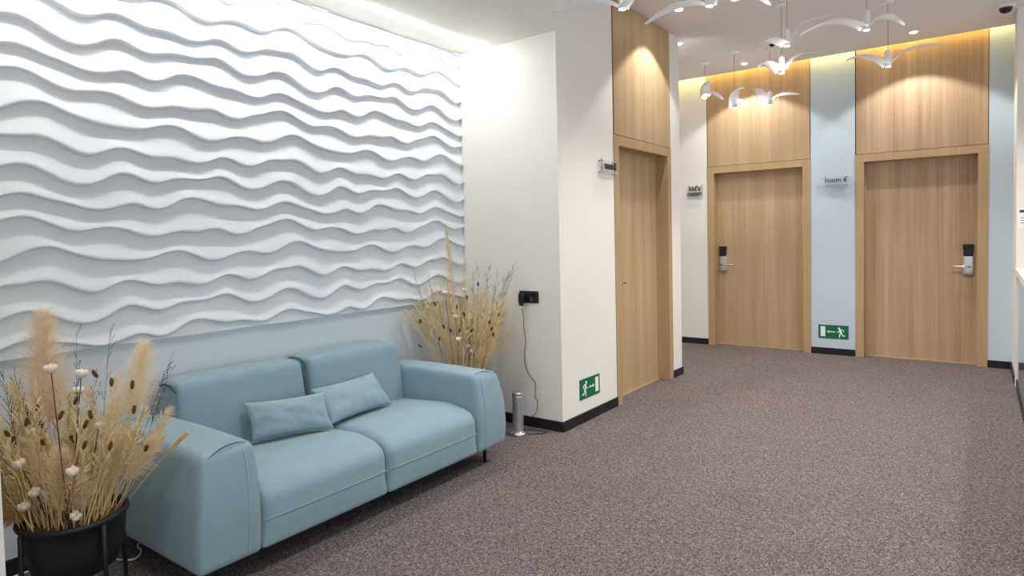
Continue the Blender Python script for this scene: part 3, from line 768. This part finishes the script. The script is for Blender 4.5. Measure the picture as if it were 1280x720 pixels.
# ------------------------------------------------------------------ acrylic name plates
def text_mesh(body, size, mat, name, parent, mapf, depth=.004, bold=.0):
    cu = bpy.data.curves.new('t', 'FONT'); cu.body = body; cu.size = size; cu.extrude = depth / 2; cu.offset = bold; cu.align_x = 'CENTER'; cu.align_y = 'CENTER'; cu.space_line = .75
    ob = bpy.data.objects.new('t', cu); COL.objects.link(ob)
    dg = bpy.context.evaluated_depsgraph_get(); me = bpy.data.meshes.new_from_object(ob.evaluated_get(dg))
    bpy.data.objects.remove(ob); me.name = name
    for v in me.vertices: v.co = mapf(v.co.x, v.co.y, v.co.z)
    me.materials.clear(); me.materials.append(mat)
    o = bpy.data.objects.new(name, me); COL.objects.link(o); o.parent = parent; return o
def name_plate(loc, axis, W, H, label):
    t = thing('name_plate', label, 'name plate', loc, 0, 'clear acrylic name plates')
    if axis == 'x': f = lambda a, b_, h_: Vector((a, -h_, b_))
    else: f = lambda a, b_, h_: Vector((h_, a, b_))
    s = MB(); s.poly([(-W / 2, -H / 2), (W / 2, -H / 2), (W / 2, H / 2), (-W / 2, H / 2)], .005, lambda a, b_, h_: f(a, b_, h_ + .030)); s.build('acrylic_plate', M['glass'], t)
    for sx in (-1, 1):
        for sz in (-1, 1):
            q = MB(); a, b_ = sx * (W / 2 - .018), sz * (H / 2 - .018)
            q.tube([f(a, b_, 0), f(a, b_, .042)], .007, 12); q.build('standoff', M['metal'], t, smooth=True)
    return t, f
t, f = name_plate((-1.282, YB, 1.905), 'x', .25, .125, 'clear plate reading room 6 on the blue wall between the oak doors')
text_mesh('room 6', .072, M['ink'], 'lettering', t, lambda x, y, z: f(x, y + .006, z + .0375), bold=.0012)
t, f = name_plate((-2.845, YB, 1.895), 'x', .19, .15, 'clear plate with two lines of bold black letters left of the far door')
text_mesh("kid's\nroom", .082, M['ink'], 'lettering', t, lambda x, y, z: f(x - .006, y - .01, z + .0375), bold=.003)
t, f = name_plate((XL, 4.452, 1.895), 'y', .25, .125, 'clear plate with black letters beside the nearest oak door')
b = MB(); x = -.085
for i, (wd, hh) in enumerate(((.026, .042), (.03, .04), (.03, .04), (.044, .04), (.03, .056))):
    rbox(b, f(x + wd / 2, (hh - .04) / 2, .040), (.0045, wd / 2, hh / 2), .004, 4); x += wd + .006
b.build('lettering', M['ink'], t, smooth=True)

# ------------------------------------------------------------------ gull pendants
def bird(label, lx, ly, lz, yaw, roll=0, pitch=0, power=6):
    t = thing('seagull_pendant', label, 'pendant lamp', (lx, ly, lz), 0, 'white seagull pendants under the ceiling')
    Rm = Matrix.Rotation(radians(yaw), 3, 'Z') @ Matrix.Rotation(radians(pitch), 3, 'X') @ Matrix.Rotation(radians(roll), 3, 'Y')
    for s in (-1, 1):
        m = MB(); n, c_ = 22, 8; top = []; bot = []
        vs = []
        for i in range(n + 1):
            u = i / n
            X = .012 + .385 * u
            Zc = .016 + (.098 * (1 - (1 - u / .55) ** 2) if u < .55 else .098 - .034 * ((u - .55) / .45) ** 2)
            ch = .092 * (1 - u) ** .75 * (1 + .25 * sin(pi * u)) + .014
            sw = -.13 * u ** 1.7
            for side in (1, -1):
                for j in range(c_ + 1):
                    q = j / c_ - .5
                    Y = sw + q * ch
                    cam = .010 * (1 - (2 * q) ** 2) * (1 - .6 * u)
                    th = .0042 * sqrt(max(0, 1 - (2 * q) ** 2)) + .0004
                    vs.append(Rm @ Vector((s * X, Y, Zc + cam + side * th - .018 * q * (1 - u))))
        W_ = 2 * (c_ + 1); fs = []
        for i in range(n):
            for j in range(c_):
                a = i * W_ + j; fs.append((a, a + 1, a + W_ + 1, a + W_)); a += c_ + 1; fs.append((a, a + W_, a + W_ + 1, a + 1))
            a = i * W_; fs.append((a, a + W_, a + W_ + c_ + 1, a + c_ + 1)); a = i * W_ + c_; fs.append((a, a + c_ + 1, a + W_ + c_ + 1, a + W_))
        for i in (0, n):
            fs.append(tuple(i * W_ + j for j in range(c_ + 1)) + tuple(i * W_ + c_ + 1 + j for j in range(c_, -1, -1)))
        m.add(vs, fs); m.build('wing', M['bird'], t, smooth=True)
    MB().lathe([(.0185, .004), (.023, .0), (.0235, .008), (.0235, .128), (.020, .134), (.004, .136), (.004, .150), (.0005, .150)], n=24)  .build('body', M['lampbody'], t, smooth=True)
    d = MB().lathe([(.0185, .003), (.012, .0005), (.0005, -.0005)], n=24).build('lamp_disc', M['lamp'], t, smooth=True); d['label'] = 'glowing white lamp disc'
    MB().tube([(0, 0, .148), (0, 0, ZC - lz - .012)], .0018, 6).build('cord', M['cord'], t)
    MB().lathe([(.0005, ZC - lz - .020), (.040, ZC - lz - .018), (.045, ZC - lz - .012), (.045, ZC - lz), (.0005, ZC - lz)], n=28).build('canopy', M['lampbody'], t, smooth=True)
    ld = bpy.data.lights.new('pendant_glow', 'SPOT'); ld.energy = power; ld.spot_size = radians(140); ld.spot_blend = .8; ld.shadow_soft_size = .03; ld.color = (1, .95, .88)
    lo = bpy.data.objects.new('pendant_glow', ld); COL.objects.link(lo); lo.parent = t; lo.location = (0, 0, -.006)
    lp = bpy.data.lights.new('wing_fill', 'POINT'); lp.energy = .32; lp.shadow_soft_size = .02; lp.color = (1, .97, .93)  # added point light below the lamp, brightens the wing undersides
    lo = bpy.data.objects.new('wing_fill', lp); COL.objects.link(lo); lo.parent = t; lo.location = (0, 0, -.03)
V = 36   # direction of the picture's width
bird('white gull pendant in front of the white pier, leftmost of all the gull lamps', -1.72, 3.492, 2.70, V - 38, -5, 0)
bird('white gull pendant at the top edge with its left wing drooping low', -1.347, 3.92, 2.75, V - 54, -14, 0)
bird('white gull pendant at the top edge with only its lamp and right wing showing', -1.07, 3.52, 2.615, V + 62, 2, 0)
bird('white gull pendant with its right wing raised high, above the pendant over the far door', -1.268, 5.506, 2.85, V + 20, -24, 0)
bird('white gull pendant against the dark top of the far oak panel, right wing raised', -1.345, 5.649, 2.674, V + 26, -15, 0)
bird('white gull pendant with drooping wings against the ceiling, beside the blue strip', -.655, 5.098, 2.75, V + 184, 6, 14)
bird('white gull pendant in front of the right-hand oak panel', -.634, 6.15, 2.703, V, -8, 0)
bird('white gull pendant with broad wings, lowest over the far oak door', -1.764, 6.92, 2.668, V + 36, -3, -16)
bird('white gull pendant seen end-on with one wing towards the viewer, over the far door', -2.083, 6.793, 2.661, V + 67, 2, -8)
bird('white gull pendant seen end-on, left edge of the far oak panel', -2.475, 7.018, 2.853, V + 82, -26, 0)

# ------------------------------------------------------------------ ceiling fittings
def downlight(label, x, y, power, spot=112):
    t = thing('downlight', label, 'downlight', (x, y, ZC), 0, 'recessed ceiling downlights')
    MB().lathe([(.030, -.002), (.046, -.006), (.050, -.003), (.050, .0), (.030, .0)], n=28).build('trim_ring', M['white'], t, smooth=True)
    MB().lathe([(.0005, -.003), (.031, -.003), (.031, -.001)], n=28).build('lamp_disc', M['down'], t)
    ld = bpy.data.lights.new('downlight_beam', 'SPOT'); ld.energy = power; ld.spot_size = radians(spot); ld.spot_blend = .22; ld.shadow_soft_size = .025; ld.color = (1, .965, .92)
    lo = bpy.data.objects.new('downlight_beam', ld); COL.objects.link(lo); lo.parent = t; lo.location = (0, 0, -.012)
downlight('recessed downlight in the ceiling over the far oak door', -2.138, 7.332, 34)
downlight('recessed downlight in the ceiling over the right-hand oak door', -.538, 7.272, 34)
downlight('recessed downlight behind a drooping gull wing, over the near oak door', -2.051, 5.217, 34, 104)
downlight('recessed downlight half hidden by the corner pier', -2.42, 6.14, 24)
t = thing('dome_camera', 'white dome camera with dark lens in the right ceiling corner', 'camera', (.150, 6.91, ZC))
MB().lathe([(.0005, 0), (.068, 0), (.068, -.012), (.062, -.024), (.050, -.028), (.0005, -.028)], n=36).build('housing', M['white'], t, smooth=True)
MB().lathe([(.048, -.026), (.046, -.042), (.038, -.058), (.024, -.068), (.0005, -.072)], n=36).build('dome', M['dome'], t, smooth=True)
t = MB().lathe([(.0005, 0), (.030, 0), (.030, -.004), (.022, -.012), (.012, -.020), (.0005, -.020)], n=24).build('ceiling_sprinkler', M['dome'], loc=(-1.706, 6.788, ZC)); tag(t, 'small dark round fitting on the ceiling among the gull lamps', 'sprinkler')

# ------------------------------------------------------------------ reception counter at the right edge
t = thing('reception_counter', 'white counter with glossy blue-grey front at the right edge', 'counter', (XR, 5.4, 0))
def cb(name, mat, *bx, bevel=.002): return MB().box(*bx).build(name, M[mat], t, bevel=bevel)
cb('front_panel', 'counter', .006, .03, -2.4, 1.46, .07, .955)
cb('end_panel', 'white', -.004, .55, 1.46, 1.60, .0, .955)
cb('plinth', 'base', .0, .05, -2.4, 1.46, 0, .07)
cb('carcass', 'white', .03, .55, -2.4, 1.46, .07, .955, bevel=0)
cb('worktop', 'top', -.006, .60, -2.4, 1.645, .955, 1.005)
t = thing('notice_sheet', 'white notice sheet with printed lines on the wall above the counter', 'notice', (.235, 7.05, 1.43))
MB().box(.012, .222, -.003, 0, -.075, .095).build('paper', M['paper'], t)
m = MB(); m.box(.022, .212, -.0042, -.003, .055, .078)
for k, (a, b_) in enumerate(((.06, .17), (.03, .2), (.03, .2), (.03, .19))): m.box(a, b_, -.0042, -.003, .03 - k * .022, .0345 - k * .022)
m.build('printed_lines', M['ink'], t)
t = thing('flower_pot', 'small pot of yellow and lilac flowers on the white counter', 'flower pot', (.335, 6.55, 1.005))
MB().lathe([(.0005, 0), (.032, 0), (.040, .05), (.044, .056), (.040, .060), (.036, .05), (.0005, .046)], n=28).build('pot', M['white'], t, smooth=True)
gm = plain('yellow_petals', srgb(214, 178, 70), .7, var=.2); lm = plain('lilac_petals', srgb(160, 140, 180), .7, var=.2); lf = plain('green_leaf', srgb(96, 110, 70), .7, var=.2)
m = MB(); st = MB()
for k in range(26):
    a = rnd.uniform(0, 2 * pi); r_ = rnd.uniform(0, .06); z = rnd.uniform(.07, .12)
    p = Vector((r_ * cos(a), r_ * sin(a), z)); st.tube([(0, 0, .05), p * .6 + Vector((0, 0, .02)), p], .0012, 4)
    for j in range(5): m.ell(p + Vector((cos(j * 1.257) * .008, sin(j * 1.257) * .008, 0)), (cos(j * 1.257), sin(j * 1.257), .4), .009, .005, 6, 5)
m.build('yellow_blossom', gm, t, smooth=True)
m = MB()
for k in range(9):
    a = rnd.uniform(0, 2 * pi); r_ = rnd.uniform(.01, .06); z = rnd.uniform(.13, .19)
    p = Vector((r_ * cos(a), r_ * sin(a), z)); st.tube([(0, 0, .05), p * .6 + Vector((0, 0, .02)), p], .0012, 4)
    for j in range(5): m.ell(p + Vector((cos(j * 1.257) * .007, sin(j * 1.257) * .007, 0)), (cos(j * 1.257), sin(j * 1.257), .6), .009, .004, 6, 5)
m.build('lilac_blossom', lm, t, smooth=True); st.build('flower_stems', lf, t)

# ------------------------------------------------------------------ light
def spot(x, y, e, size=130, col=(1, .965, .92), blend=.6):
    ld = bpy.data.lights.new('ceiling_spot', 'SPOT'); ld.energy = e; ld.spot_size = radians(size); ld.spot_blend = blend; ld.shadow_soft_size = .05; ld.color = col
    o = bpy.data.objects.new('ceiling_spot', ld); COL.objects.link(o); o.location = (x, y, ZC - .02)
for x, y, e in ((-.9, 2.0, 44), (-.8, 4.4, 92), (.9, 3.6, 80), (-.7, .2, 38), (1.2, 1.2, 60), (-.1, 5.7, 84)): spot(x, y, e, 115)
wd = bpy.data.worlds.new('room_daylight'); S.world = wd; wd.use_nodes = True
bg = wd.node_tree.nodes['Background']; bg.inputs[0].default_value = (.90, .95, 1, 1); bg.inputs[1].default_value = .70

# ------------------------------------------------------------------ camera
R = [[0.8055091767729563, 0.5921641772435815, -0.02228347647891769], [0.00476925217125319, -0.044081083744261555, -0.999016572580084], [-0.5925641065473687, 0.8046107414429436, -0.038331897766157176]]
cd = bpy.data.cameras.new('camera'); co = bpy.data.objects.new('camera', cd); COL.objects.link(co)
m4 = Matrix.Identity(4)
for i in range(3): m4[i][0] = R[0][i]; m4[i][1] = -R[1][i]; m4[i][2] = -R[2][i]
m4[2][3] = 1.37
co.matrix_world = m4
cd.sensor_fit = 'HORIZONTAL'; cd.sensor_width = 36; cd.lens = 36 * 799.05 / 1280; cd.shift_x = 0; cd.shift_y = (327.3 - 360) / 1280; cd.clip_start = .05
S.camera = co
vs = S.view_settings; vs.view_transform = 'Standard'; vs.look = 'None'; vs.gamma = 1; vs.use_curve_mapping = False; vs.exposure = 0.93
